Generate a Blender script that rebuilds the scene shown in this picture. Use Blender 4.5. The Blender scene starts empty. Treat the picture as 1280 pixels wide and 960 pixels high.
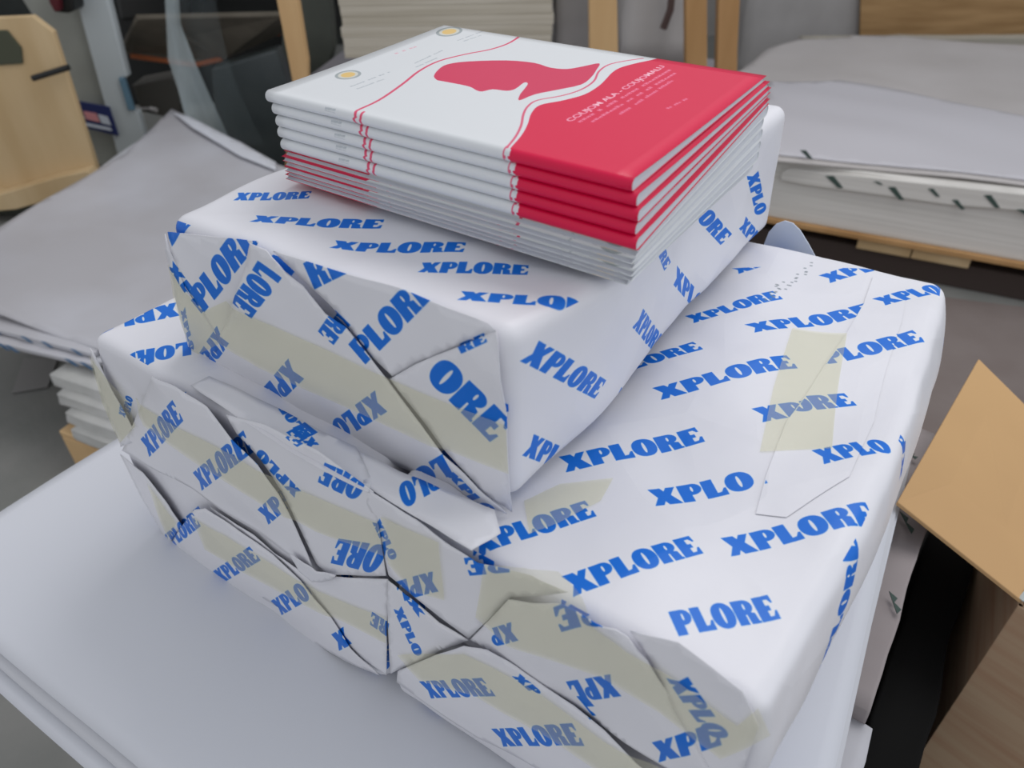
import bpy, bmesh, math, random
import numpy as np
from mathutils import Vector, Matrix, noise, geometry
C = bpy.context.scene.collection
random.seed(7)

# ------------------------------------------------------------------ camera, world, lights, exposure
CAM = np.array([0.627, -0.237, 0.634]); PIT, YAW, ROLL, F = 0.66, -0.609, -0.015, 940.0
FW = np.array([math.sin(YAW)*math.cos(PIT), math.cos(YAW)*math.cos(PIT), -math.sin(PIT)])
RT = np.array([math.cos(YAW), -math.sin(YAW), 0.0]); UP = np.cross(RT, FW)
R2 = RT*math.cos(ROLL)+UP*math.sin(ROLL); U2 = -RT*math.sin(ROLL)+UP*math.cos(ROLL)
FH = np.array([math.sin(YAW), math.cos(YAW), 0.0])            # horizontal viewing direction
cam = bpy.data.cameras.new('camera'); co = bpy.data.objects.new('camera', cam); C.objects.link(co)
co.matrix_world = Matrix(((R2[0], U2[0], -FW[0], CAM[0]), (R2[1], U2[1], -FW[1], CAM[1]), (R2[2], U2[2], -FW[2], CAM[2]), (0, 0, 0, 1)))
cam.sensor_width = 36; cam.lens = 36*F/1280; cam.clip_start = .02
cam.dof.use_dof = True; cam.dof.focus_distance = .62; cam.dof.aperture_fstop = 7.0
bpy.context.scene.camera = co
sc = bpy.context.scene
sc.view_settings.view_transform = 'Standard'; sc.view_settings.look = 'None'
sc.view_settings.gamma = 1; sc.view_settings.use_curve_mapping = False
sc.view_settings.exposure = -0.07
w = bpy.data.worlds.new('world'); sc.world = w; w.use_nodes = True
w.node_tree.nodes['Background'].inputs[0].default_value = (.94, .96, 1.0, 1)
w.node_tree.nodes['Background'].inputs[1].default_value = .71

def area(name, loc, target, size, power, col):
    l = bpy.data.lights.new(name, 'AREA'); l.shape = 'RECTANGLE'; l.size, l.size_y = size; l.energy = power; l.color = col
    o = bpy.data.objects.new(name, l); C.objects.link(o); o.location = loc
    o.rotation_euler = (Vector(target)-Vector(loc)).to_track_quat('-Z', 'Y').to_euler(); return o
area('ceiling_light', (.6, 1.6, 2.6), (.4, .3, 0), (2.2, 1.2), 38, (1, .98, .97))
area('window_daylight', (3.4, .6, 1.9), (.4, .3, .2), (1.6, 1.6), 15, (.85, .92, 1.0))

FLOOR = -.75
# ------------------------------------------------------------------ measuring helpers
def ray(px, py): return FW+R2*(px-640)/F-U2*(py-480)/F
def Z(px, py, z): d = ray(px, py); return Vector(CAM+d*(z-CAM[2])/d[2])
def Y(px, py, y): d = ray(px, py); return Vector(CAM+d*(y-CAM[1])/d[1])
def X(px, py, x): d = ray(px, py); return Vector(CAM+d*(x-CAM[0])/d[0])
def D(px, py, dist): d = ray(px, py); return Vector(CAM+d*dist/float(d@FH))
def onplane(px, py, P, n):
    d = Vector(ray(px, py)); c = Vector(CAM); return c+d*((P-c).dot(n)/d.dot(n))

# ------------------------------------------------------------------ object helpers
def link(name, me, mats, parent=None, smooth=True):
    o = bpy.data.objects.new(name, me); C.objects.link(o)
    for m in (mats if isinstance(mats, (list, tuple)) else [mats]): me.materials.append(m)
    if smooth: me.shade_smooth()
    else: me.shade_flat()
    if parent: o.parent = parent; o.matrix_parent_inverse = parent.matrix_world.inverted()
    return o
def tag(o, label=None, cat=None, group=None, kind=None):
    if label: o['label'] = label
    if cat: o['category'] = cat
    if group: o['group'] = group
    if kind: o['kind'] = kind
    return o
def thing(name, label, cat, loc=(0, 0, 0), group=None):
    o = bpy.data.objects.new(name, None); C.objects.link(o); o.location = loc; o.empty_display_size = .05
    o.matrix_world = Matrix.Translation(loc)
    return tag(o, label, cat, group)
def mesh_from(vs, fs, uvs=None):
    me = bpy.data.meshes.new('m'); me.from_pydata([tuple(v) for v in vs], [], fs)
    if uvs is not None:
        l = me.uv_layers.new(name='UV')
        for i, lp in enumerate(me.loops): l.data[i].uv = uvs[lp.vertex_index]
    me.validate(); me.update(); return me
def bevel(o, r, seg=2):
    m = o.modifiers.new('b', 'BEVEL'); m.width = r; m.segments = seg; m.limit_method = 'ANGLE'; return o
def prism(name, pts, vec, mat, parent=None, bev=.004, smooth=False):
    """polygon outline in space extruded by vec"""
    bm = bmesh.new(); v = [bm.verts.new(p) for p in pts]; u = [bm.verts.new(Vector(p)+Vector(vec)) for p in pts]; n = len(v)
    bm.faces.new(v); bm.faces.new(u[::-1])
    for i in range(n): bm.faces.new((v[i], u[i], u[(i+1) % n], v[(i+1) % n]))
    bmesh.ops.recalc_face_normals(bm, faces=bm.faces); me = bpy.data.meshes.new('m'); bm.to_mesh(me); bm.free()
    o = link(name, me, mat, parent, smooth)
    if bev: bevel(o, bev)
    return o
def boxpts(x0, x1, y0, y1, z0, z1): return [(x0, y0, z0), (x1, y0, z0), (x1, y1, z0), (x0, y1, z0)], (0, 0, z1-z0)
def box(name, x0, x1, y0, y1, z0, z1, mat, parent=None, bev=.003):
    p, v = boxpts(x0, x1, y0, y1, z0, z1); return prism(name, p, v, mat, parent, bev)
def tube(name, pts, r, mat, parent=None, seg=10):
    cu = bpy.data.curves.new('c', 'CURVE'); cu.dimensions = '3D'; cu.bevel_depth = r; cu.bevel_resolution = 3; cu.use_fill_caps = True
    s = cu.splines.new('POLY'); s.points.add(len(pts)-1)
    for p, q in zip(s.points, pts): p.co = (*q, 1)
    t = bpy.data.objects.new('t', cu); C.objects.link(t)
    me = bpy.data.meshes.new_from_object(t.evaluated_get(bpy.context.evaluated_depsgraph_get())); bpy.data.objects.remove(t)
    me.materials.clear(); return link(name, me, mat, parent)

# ------------------------------------------------------------------ materials
def mat(name, col, rough=.6, spec=.4, bump=0, scale=40, noise_col=None, nscale=8, detail=4, stretch=None, metallic=0, alpha=1, coords='Object'):
    m = bpy.data.materials.new(name); m.use_nodes = True; t = m.node_tree; b = t.nodes['Principled BSDF']
    b.inputs['Base Color'].default_value = (*col, 1); b.inputs['Roughness'].default_value = rough
    b.inputs['Specular IOR Level'].default_value = spec; b.inputs['Metallic'].default_value = metallic; b.inputs['Alpha'].default_value = alpha
    tc = t.nodes.new('ShaderNodeTexCoord'); mp = t.nodes.new('ShaderNodeMapping'); t.links.new(tc.outputs[coords], mp.inputs[0])
    if stretch: mp.inputs['Scale'].default_value = stretch
    if noise_col:
        n = t.nodes.new('ShaderNodeTexNoise'); n.inputs['Scale'].default_value = nscale; n.inputs['Detail'].default_value = detail
        r = t.nodes.new('ShaderNodeValToRGB'); r.color_ramp.elements[0].position = .35; r.color_ramp.elements[1].position = .65
        r.color_ramp.elements[0].color = (*col, 1); r.color_ramp.elements[1].color = (*noise_col, 1)
        t.links.new(mp.outputs[0], n.inputs['Vector']); t.links.new(n.outputs['Fac'], r.inputs[0]); t.links.new(r.outputs[0], b.inputs['Base Color'])
    if bump:
        n = t.nodes.new('ShaderNodeTexNoise'); n.inputs['Scale'].default_value = scale; n.inputs['Detail'].default_value = 5
        bp = t.nodes.new('ShaderNodeBump'); bp.inputs['Strength'].default_value = bump; bp.inputs['Distance'].default_value = .002
        t.links.new(mp.outputs[0], n.inputs['Vector']); t.links.new(n.outputs['Fac'], bp.inputs['Height']); t.links.new(bp.outputs[0], b.inputs['Normal'])
    return m
def pages_mat(name, c1, c2, freq, bump=.3):
    """edges of a pile of sheets: thin horizontal lines"""
    m = bpy.data.materials.new(name); m.use_nodes = True; t = m.node_tree; b = t.nodes['Principled BSDF']; b.inputs['Roughness'].default_value = .8
    tc = t.nodes.new('ShaderNodeTexCoord'); mp = t.nodes.new('ShaderNodeMapping'); mp.inputs['Scale'].default_value = (1.2, 1.2, freq)
    n = t.nodes.new('ShaderNodeTexNoise'); n.inputs['Scale'].default_value = 1.0; n.inputs['Detail'].default_value = 3
    r = t.nodes.new('ShaderNodeValToRGB'); r.color_ramp.elements[0].position = .38; r.color_ramp.elements[1].position = .6
    r.color_ramp.elements[0].color = (*c1, 1); r.color_ramp.elements[1].color = (*c2, 1)
    bp = t.nodes.new('ShaderNodeBump'); bp.inputs['Strength'].default_value = bump; bp.inputs['Distance'].default_value = .004
    t.links.new(tc.outputs['Object'], mp.inputs[0]); t.links.new(mp.outputs[0], n.inputs['Vector'])
    t.links.new(n.outputs['Fac'], r.inputs[0]); t.links.new(r.outputs[0], b.inputs['Base Color'])
    t.links.new(n.outputs['Fac'], bp.inputs['Height']); t.links.new(bp.outputs[0], b.inputs['Normal']); return m
PAPER = (.70, .70, .745)
M = {}
M['sheet'] = mat('white_sheet', (.60, .615, .665), .55, .3, .12, 12)
M['sheet2'] = mat('white_sheet_under', (.55, .56, .60), .6, .3, .1, 14)
M['grey_sheet'] = mat('grey_white_sheet', (.42, .41, .43), .4, .4, .25, 7, (.50, .50, .54), 2.2)
M['warm_sheet'] = mat('warm_grey_sheet', (.43, .405, .395), .6, .3, .25, 6, (.48, .455, .45), 2)
M['pages'] = pages_mat('sheet_edges', (.58, .56, .53), (.68, .66, .63), 120, .15)
M['pages_cream'] = pages_mat('cream_sheet_edges', (.44, .40, .32), (.54, .50, .42), 60)
M['pages_white'] = pages_mat('white_sheet_edges', (.46, .46, .50), (.60, .60, .63), 200)
M['page'] = mat('booklet_page', (.66, .68, .73), .7, .2, .05, 60)
M['wood'] = mat('raw_pine', (.52, .33, .16), .7, .2, .3, 20, (.62, .42, .22), 6, 5, (1, 1, .15))
M['wood_light'] = mat('pale_plywood', (.52, .37, .20), .7, .2, .2, 18, (.62, .47, .28), 5, 5, (1, 1, .2))
M['wood_orange'] = mat('orange_pine', (.36, .20, .08), .6, .3, .2, 20, (.46, .27, .12), 6, 5, (1, 1, .15))
M['board'] = mat('knotty_board', (.34, .20, .085), .6, .3, .3, 9, (.45, .28, .13), 5, 8, (.6, .6, 5))
M['card'] = mat('brown_cardboard', (.52, .33, .16), .8, .15, .1, 30, (.47, .295, .145), 3)
M['card_dark'] = mat('brown_cardboard_wall', (.50, .36, .24), .85, .1, .2, 20, (.44, .28, .18), 4, 3, (1, 1, 12))
M['floor'] = mat('grey_concrete', (.17, .175, .165), .7, .3, .5, 60, (.21, .21, .20), 5, 8)
M['floor_rough'] = mat('rough_concrete', (.16, .155, .145), .85, .2, .6, 90, (.24, .22, .20), 60, 8)
M['floor_brown'] = mat('brown_floor_sheet', (.17, .14, .13), .8, .2, .2, 40, (.20, .17, .16), 4, 6)
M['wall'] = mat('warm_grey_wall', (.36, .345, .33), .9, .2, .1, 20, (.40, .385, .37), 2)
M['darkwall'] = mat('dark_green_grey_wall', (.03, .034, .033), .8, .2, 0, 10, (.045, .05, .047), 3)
M['machine_grey'] = mat('grey_green_enamel', (.28, .29, .265), .5, .4, .05, 30, (.32, .33, .30), 6)
M['machine_white'] = mat('pale_blue_enamel', (.50, .55, .57), .4, .5, .05, 30)
M['black'] = mat('black_plastic', (.012, .013, .013), .5, .4)
M['blacksteel'] = mat('dark_steel', (.035, .045, .048), .35, .5, 0, 10, (.05, .06, .062), 6)
M['navy'] = mat('navy_label', (.02, .03, .12), .5, .4)
M['label_white'] = mat('label_white_print', (.55, .6, .68), .5, .4)
M['label_red'] = mat('label_red_print', (.65, .28, .30), .5, .4)
M['teal'] = mat('teal_strip', (.12, .22, .30), .5, .4)
M['orange'] = mat('orange_edging', (.50, .15, .06), .5, .4)
M['tabletop'] = mat('dusty_brown_top', (.13, .115, .09), .6, .3, 0, 10, (.17, .15, .12), 8)
M['olive'] = mat('grey_green_panel', (.10, .11, .095), .6, .3, 0, 10, (.125, .135, .115), 5)
M['darkred'] = mat('dark_red_plastic', (.09, .012, .018), .5, .4)
M['sack'] = mat('white_woven_sack', (.38, .365, .36), .8, .2, .5, 14, (.44, .425, .42), 4)
M['dull_print'] = mat('grey_green_print', (.055, .085, .075), .7, .2)
M['blue_print'] = mat('dull_blue_print', (.07, .15, .27), .7, .2)
M['ink'] = mat('pale_grey_ink', (.34, .36, .37), .7, .2)
def plastic(name, col, op, rough=.25):
    m = bpy.data.materials.new(name); m.use_nodes = True; t = m.node_tree; t.nodes.clear()
    o = t.nodes.new('ShaderNodeOutputMaterial'); mx = t.nodes.new('ShaderNodeMixShader'); tr = t.nodes.new('ShaderNodeBsdfTransparent')
    p = t.nodes.new('ShaderNodeBsdfPrincipled'); p.inputs['Base Color'].default_value = (*col, 1); p.inputs['Roughness'].default_value = rough
    mx.inputs[0].default_value = op; t.links.new(tr.outputs[0], mx.inputs[1]); t.links.new(p.outputs[0], mx.inputs[2]); t.links.new(mx.outputs[0], o.inputs[0])
    return m, tr
M['film'], _ = plastic('clear_film', (.50, .58, .60), .55)
M['tape'], _t = plastic('yellowed_tape', (.74, .72, .55), .22, .25); _t.inputs[0].default_value = (.985, .98, .90, 1)
_n = M['tape'].node_tree; _x = _n.nodes.new('ShaderNodeTexNoise'); _x.inputs['Scale'].default_value = 45; _b = _n.nodes.new('ShaderNodeBump'); _b.inputs['Strength'].default_value = .25; _b.inputs['Distance'].default_value = .002
_n.links.new(_x.outputs['Fac'], _b.inputs['Height']); _n.links.new(_b.outputs[0], [q for q in _n.nodes if q.type == 'BSDF_PRINCIPLED'][0].inputs['Normal'])

# ------------------------------------------------------------------ printing: letters and an anti-aliased rasteriser
def arc(cx, cy, rx, ry, a0, a1, n=14, p=1.0):
    o = []
    for i in range(n+1):
        a = math.radians(a0+(a1-a0)*i/n); c, s = math.cos(a), math.sin(a)
        o.append((cx+rx*math.copysign(abs(c)**p, c), cy+ry*math.copysign(abs(s)**p, s)))
    return o
GL = {
 'X': (1.06, [[(0, 1), (.46, 1), (.56, .80), (.68, 1), (1.02, 1), (.76, .56), (1.06, 0), (.55, 0), (.45, .22), (.34, 0), (0, 0), (.24, .46)]]),
 'P': (.86, [[(0, 0), (0, 1)]+arc(.5, .69, .36, .31, 90, -90)+[(.43, .38), (.43, 0)], arc(.5, .7, .05, .15, 0, 360)]),
 'L': (.80, [[(0, 0), (0, 1), (.44, 1), (.44, .2), (.6, .22), (.72, .40), (.80, .40), (.80, 0)]]),
 'O': (1.0, [arc(.5, .5, .5, .53, 0, 360, 36, .9), arc(.5, .5, .07, .33, 0, 360, 16)]),
 'R': (.96, [[(0, 0), (0, 1)]+arc(.52, .72, .36, .28, 90, -60)+[(.86, .42), (.90, .1), (.96, .1), (.96, 0), (.53, 0), (.5, .4), (.43, .4), (.43, 0)], arc(.5, .72, .05, .13, 0, 360)]),
 'E': (.80, [[(0, 0), (0, 1), (.78, 1), (.80, .68), (.72, .68), (.62, .84), (.44, .84), (.44, .6), (.6, .6), (.6, .4), (.44, .4), (.44, .16), (.62, .16), (.74, .36), (.82, .36), (.80, 0)]]),
}
def word(s, gap=.035):
    x = 0; out = []
    for ch in s:
        wd, cs = GL[ch]
        out.append([[(x+a, b) for a, b in c] for c in cs]); x += wd+gap
    return out, x-gap
FULLW = word('XPLORE')[1]
class Print:
    """a printed sheet in the plane P0 + u*e1 + v*e2 (metres)"""
    def __init__(s, P0, e1, e2, size, ppm=2200, base=(217, 217, 223)):
        s.P0, s.e1, s.e2 = Vector(P0), Vector(e1).normalized(), Vector(e2).normalized(); s.n = s.e1.cross(s.e2)
        s.size, s.ppm = size, ppm; s.w, s.h = int(size[0]*ppm), int(size[1]*ppm)
        s.a = np.ones((s.h, s.w, 3), np.float32)*np.array(base, np.float32)/255
    def uv(s, p): d = Vector(p)-s.P0; return (d.dot(s.e1)/s.size[0], d.dot(s.e2)/s.size[1])
    def m(s, px, py): q = onplane(px, py, s.P0, s.n)-s.P0; return (q.dot(s.e1), q.dot(s.e2))
    def poly(s, contours, col, clip=None, soft=1.0):
        K = 3; pts = [np.array(c, float)*s.ppm for c in contours]; al = np.concatenate(pts)
        x0, y0 = np.floor(al.min(0)).astype(int)-1; x1, y1 = np.ceil(al.max(0)).astype(int)+2
        x0, y0, x1, y1 = max(x0, 0), max(y0, 0), min(x1, s.w), min(y1, s.h)
        if x1 <= x0 or y1 <= y0: return
        gx = x0+(np.arange((x1-x0)*K)+.5)/K; gy = y0+(np.arange((y1-y0)*K)+.5)/K; XX, YY = np.meshgrid(gx, gy)
        def inside(cs):
            r = np.zeros(XX.shape, bool)
            for c in cs:
                q = np.roll(c, -1, 0)
                for (ax, ay), (bx, by) in zip(c, q):
                    if ay == by: continue
                    r ^= ((ay > YY) != (by > YY)) & (XX < (bx-ax)*(YY-ay)/(by-ay)+ax)
            return r
        k = inside(pts)
        if clip is not None: k &= inside([np.array(clip, float)*s.ppm])
        cov = k.reshape(y1-y0, K, x1-x0, K).mean((1, 3))[..., None]*soft
        s.a[y0:y1, x0:x1] = s.a[y0:y1, x0:x1]*(1-cov)+np.array(col, np.float32)/255*cov
    def logo(s, text, a, b, top=None, clip=None, col=(6, 104, 204), h=.0165, metric=False, flip=False):
        A, B = (np.array(a), np.array(b)) if metric else (np.array(s.m(*a)), np.array(s.m(*b)))
        W, wd = word(text); ex = (B-A)/wd
        if top is None:
            dn = (B-A)/np.linalg.norm(B-A); ey = np.array([-dn[1], dn[0]])*h
        else: ey = np.array(s.m(*top))-A
        cl = None if clip is None else [s.m(*p) for p in clip]
        for g in W: s.poly([[tuple(A+ex*x+ey*y) for x, y in c] for c in g], col, cl)
    def lattice(s, ang=48, L=.115, sx=.16, sy=.055, skip=None):
        d = np.array([math.cos(math.radians(ang)), math.sin(math.radians(ang))]); n = np.array([-d[1], d[0]])
        for j in range(-14, 22):
            for i in range(-5, 9):
                p = d*(i*sx+(j % 2)*sx*.5)+n*j*sy
                if -.1 < p[0] < s.size[0]+.1 and -.1 < p[1] < s.size[1]+.1: s.logo('XPLORE', p, p+d*L, metric=True)
    def material(s, name, rough=.40, bump=.85, bscale=13, spec=.28):
        im = bpy.data.images.new(name, s.w, s.h); px = np.ones((s.h, s.w, 4), np.float32); px[..., :3] = s.a
        im.pixels.foreach_set(px.ravel()); im.update(); im.pack()
        m = bpy.data.materials.new(name); m.use_nodes = True; t = m.node_tree; b = t.nodes['Principled BSDF']
        ti = t.nodes.new('ShaderNodeTexImage'); ti.image = im; ti.extension = 'EXTEND'; t.links.new(ti.outputs[0], b.inputs['Base Color'])
        b.inputs['Roughness'].default_value = rough; b.inputs['Specular IOR Level'].default_value = spec
        tc = t.nodes.new('ShaderNodeTexCoord'); vo = t.nodes.new('ShaderNodeTexVoronoi'); vo.feature = 'F1'; vo.inputs['Scale'].default_value = bscale
        no = t.nodes.new('ShaderNodeTexNoise'); no.inputs['Scale'].default_value = bscale*.6; no.inputs['Detail'].default_value = 3
        ad = t.nodes.new('ShaderNodeMath'); ad.operation = 'MULTIPLY_ADD'; ad.inputs[1].default_value = .6
        bp = t.nodes.new('ShaderNodeBump'); bp.inputs['Strength'].default_value = bump; bp.inputs['Distance'].default_value = .006
        t.links.new(tc.outputs['Object'], vo.inputs['Vector']); t.links.new(tc.outputs['Object'], no.inputs['Vector'])
        t.links.new(vo.outputs['Distance'], ad.inputs[0]); t.links.new(no.outputs['Fac'], ad.inputs[2])
        t.links.new(ad.outputs[0], bp.inputs['Height']); t.links.new(bp.outputs[0], b.inputs['Normal'])
        return m

# ------------------------------------------------------------------ crumpled paper field and polygon sheets
def crum(p, s=1.0, seed=0.0):
    q = Vector((p[0]*s+seed, p[1]*s-seed*.7, p[2]*s+seed*1.3))
    d, _ = noise.voronoi(q*14); a = d[0]-.45
    return a*1.0+noise.noise(q*9)*.9+noise.noise(q*22)*.3
def inpoly(x, y, P):
    r = False; n = len(P)
    for i in range(n):
        ax, ay = P[i]; bx, by = P[(i+1) % n]
        if (ay > y) != (by > y) and x < (bx-ax)*(y-ay)/(by-ay)+ax: r = not r
    return r
def tri_poly(P, step):
    """dense triangulation of a 2D polygon"""
    B = []
    for i, a in enumerate(P):
        b = P[(i+1) % len(P)]; L = math.dist(a, b); n = max(1, int(L/step))
        for k in range(n): B.append((a[0]+(b[0]-a[0])*k/n, a[1]+(b[1]-a[1])*k/n))
    nb = len(B); pts = list(B); xs = [p[0] for p in P]; ys = [p[1] for p in P]
    y = min(ys)+step*.5; r = 0
    while y < max(ys):
        x = min(xs)+step*(.5 if r % 2 else .9)
        while x < max(xs):
            if inpoly(x, y, P) and min((x-a)**2+(y-b)**2 for a, b in B) > (step*.5)**2: pts.append((x, y))
            x += step
        y += step*.87; r += 1
    res = geometry.delaunay_2d_cdt([Vector(p) for p in pts], [(i, (i+1) % nb) for i in range(nb)], [], 1, 1e-7)
    V = [(v.x, v.y) for v in res[0]]; Fc = []
    for f in res[2]:
        cx = sum(V[i][0] for i in f)/3; cy = sum(V[i][1] for i in f)/3
        if inpoly(cx, cy, P): Fc.append(tuple(f))
    return V, Fc
class Field:
    """height of the layers of paper lying on a face, by which tape drapes"""
    def __init__(s, pr): s.pr = pr; s.patches = []
    def height(s, u, v):
        h = 0
        for P, f in s.patches:
            if inpoly(u, v, P): h = max(h, f(u, v))
        return h
def lifted(field, name, px, lifts, material, parent, seed, amp=.0018, step=.006, base=.0015, extra=0, thick=.0006, metric=False):
    pr = field.pr; P = px if metric else [pr.m(*p) for p in px]
    if isinstance(lifts, (int, float)): lifts = [lifts]*len(P)
    def f(u, v):
        W = 0; H = 0
        for (a, b), l in zip(P, lifts):
            w_ = 1/((u-a)**2+(v-b)**2+1e-6)**1.1; W += w_; H += w_*l
        return base+H/W*.001+amp*max(-1, crum((u, v, 0), 1.3, seed))
    V, Fc = tri_poly(P, step)
    vs = [pr.P0+pr.e1*u+pr.e2*v+pr.n*(f(u, v)) for u, v in V]
    uv = [(u/pr.size[0], v/pr.size[1]) for u, v in V]
    o = link(name, mesh_from(vs, Fc, uv), material, parent)
    if thick: md = o.modifiers.new('s', 'SOLIDIFY'); md.thickness = thick; md.offset = -1
    field.patches.append((P, f)); return o
def tape(field, px, parent, step=.006, metric=False):
    pr = field.pr; P = px if metric else [pr.m(*p) for p in px]; V, Fc = tri_poly(P, step)
    H = [field.height(u, v) for u, v in V]; nb = [set() for _ in V]
    for f in Fc:
        for a in f: nb[a].update(f)
    for _ in range(3): H2 = [max(H[i], sum(H[j] for j in nb[i])/max(1, len(nb[i]))) if nb[i] else H[i] for i in range(len(V))]; H = H2
    vs = [pr.P0+pr.e1*u+pr.e2*v+pr.n*(h+.0016) for (u, v), h in zip(V, H)]
    o = link('tape_strip', mesh_from(vs, Fc), M['tape'], parent); o['label'] = 'yellowed clear tape'; return o

# ------------------------------------------------------------------ wrapped parcels
def parcel_body(name, K, mats, prints, parent, r=.012, step=.0075, bulge=None, amp=.0022, seed=0):
    """K[(i,j,k)] corner points (i along x, j along y, k up); faces: front(y0) right(x1) top(z1) others"""
    S = ((K[1, 0, 0]-K[0, 0, 0]).length, (K[0, 1, 0]-K[0, 0, 0]).length, (K[0, 0, 1]-K[0, 0, 0]).length)
    def world(p):
        q = [min(max(p[i], r), S[i]-r) for i in range(3)]; d = Vector([p[i]-q[i] for i in range(3)])
        if d.length > 1e-9: d = d.normalized()*r
        t = [(q[i]+d[i])/S[i] for i in range(3)]; P = Vector()
        for (i, j, k), c in K.items(): P += c*((t[0] if i else 1-t[0])*(t[1] if j else 1-t[1])*(t[2] if k else 1-t[2]))
        if bulge: P += bulge(*t)
        n = Vector([(p[i]-S[i]/2)/(S[i]/2) for i in range(3)]); n = Vector([math.copysign(abs(c)**8, c) for c in n]).normalized()
        return P-n*amp*max(0, 1+crum(P, 1, seed))
    vs, fs, mi, uvs = [], [], [], []
    for axis in range(3):
        for side in (0, 1):
            a, b = [i for i in range(3) if i != axis]; na, nb_ = max(4, int(S[a]/step)), max(4, int(S[b]/step)); base = len(vs)
            key = {(1, 0): 0, (0, 1): 1, (2, 1): 2}.get((axis, side), 3); pr = prints[key]
            def edge(n, L):
                e = [0, r*.33, r*.66]; e += [r+(L-2*r)*k/(n) for k in range(n+1)]; e += [L-r*.66, L-r*.33, L]; return e
            ea, eb = edge(na, S[a]), edge(nb_, S[b])
            for y_ in eb:
                for x_ in ea:
                    p = [0, 0, 0]; p[axis] = S[axis]*side; p[a] = x_; p[b] = y_; q = world(p); vs.append(q); uvs.append(pr.uv(q))
            n1 = len(ea)
            for j in range(len(eb)-1):
                for i in range(n1-1):
                    f = (base+j*n1+i, base+j*n1+i+1, base+(j+1)*n1+i+1, base+(j+1)*n1+i)
                    flip = (side == 0) != (axis == 1)
                    fs.append(f[::-1] if flip else f); mi.append(key)
    me = mesh_from(vs, fs, uvs)
    for p, k in zip(me.polygons, mi): p.material_index = k
    bm = bmesh.new(); bm.from_mesh(me); bmesh.ops.remove_doubles(bm, verts=bm.verts, dist=1e-5); bm.to_mesh(me); bm.free()
    return link(name, me, mats, parent)
def hexa(fl_b, fr_b, fl_t, fr_t, depth_l, depth_r=None, bl_t=None, br_t=None, bl_b=None, br_b=None):
    K = {(0, 0, 0): fl_b, (1, 0, 0): fr_b, (0, 0, 1): fl_t, (1, 0, 1): fr_t}; d = Vector((0, depth_l, 0))
    K[0, 1, 0] = bl_b or fl_b+d; K[1, 1, 0] = br_b or fr_b+d; K[0, 1, 1] = bl_t or fl_t+d; K[1, 1, 1] = br_t or fr_t+d
    return {k: Vector(v) for k, v in K.items()}
PL = (Vector((-.05, 0, 0)), Vector((1, 0, 0)), Vector((0, 0, 1)))
generic = Print((0, 0, 0), (1, 0, 0), (0, 1, 0), (.75, .60), 1500); generic.lattice()
gmat = generic.material('printed_wrapper')
def front_print(x0, y, z0, size): return Print((x0, y, z0), (1, 0, 0), (0, 0, 1), size)
# n of front print = e1 x e2 = (0,-1,0): outwards

# ---- bottom left parcel
def side_print(P0, size): p = Print(P0, (0, 1, 0), (0, 0, 1), size); p.lattice(40); return p

G = 'paper wrapped parcels in the pile on the white sheets'
# front plane corners measured on the pile
cTL, cTR, cML, cMR, cBL, cBR = Y(105, 405, 0), Y(452, 602, 0), Y(150, 562, 0), Y(485, 716, 0), Y(206, 684, 0), Y(484, 846, 0)
zc = .27
def top_fix(v, z): v = Vector(v); v.z = z; return v

prF = front_print(-.06, 0, -.06, (.80, .36))        # one face plane shared by the four lower parcels
LG = [
 ('XPLORE', (190, 569), (240, 519), (179, 547)), ('XPLORE', (254, 612), (318, 564), (244, 589)), ('XP', (339, 653), (363, 633), (326, 634)),
 ('XPLORE', (213, 687), (257, 653), (203, 671)), ('XPLORE', (282, 726), (332, 695), (270, 711)), ('XPLO', (354, 767), (394, 743), (341, 749)),
 ('X', (428, 809), (442, 802), (418, 789)), ('XPLORE', (542, 869), (625, 863), (527, 848)), ('XPLORE', (630, 932), (735, 925), (616, 908)),
 ('RE', (382, 531), (359, 545), (398, 543)), ('ORE', (463, 598), (410, 575), (450, 623)), ('ORE', (490, 680), (427, 670), (474, 713)),
 ('XPLO', (379, 612), (328, 558), (371, 620)), ('XPLO', (469, 650), (491, 698), (478, 645)), ('RE', (490, 776), (468, 762), (486, 792)),
 ('XPL', (545, 710), (498, 724), (551, 736)), ('XPLO', (496, 757), (521, 818), (506, 753)), ('RE', (634, 688), (584, 693), (640, 712)),
 ('RE', (760, 729), (697, 752), (770, 762)), ('XPL', (769, 833), (710, 848), (781, 863)), ('XP', (644, 771), (612, 783), (653, 794)),
 ('XPLO', (884, 785), (943, 872), (912, 782)), ('XPLO', (836, 842), (890, 915), (862, 842)), ('XPL', (826, 948), (905, 925), (818, 922)),
 ('L', (722, 868), (742, 892), (734, 866)), ('XP', (645, 838), (672, 862), (655, 835)), ('X', (512, 744), (528, 768), (520, 741)),
 ('XPLO', (160, 520), (163, 500), (152, 515))]
for l in LG: prF.logo(l[0], l[1], l[2], l[3])
fF = prF.material('printed_wrapper_front')

prS = Print((.04, -.004, .268), (1, 0, 0), (0, .044, .001), (.58, .08))
prS.logo('RE', (382, 531), (359, 545), (398, 543)); prS.logo('XPLO', (477, 482), (415, 527), (492, 508)); prS.logo('XPLO', (561, 572), (497, 612), (572, 600)); prS.logo('ORE', (300, 478), (352, 500), (312, 470)); prS.logo('XPLORE', (400, 560), (352, 500), (388, 566))
mS = prS.material('printed_wrapper_fold')
# ---- lower storey: bottom left and bottom right parcels
def lower_right_print():
    p = Print((.66, -.02, -.03), (0, 1, 0), (0, 0, 1), (.60, .36)); p.lattice(62, .10, .24, .12); return p
prR = lower_right_print(); mR = prR.material('printed_wrapper_side')

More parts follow.
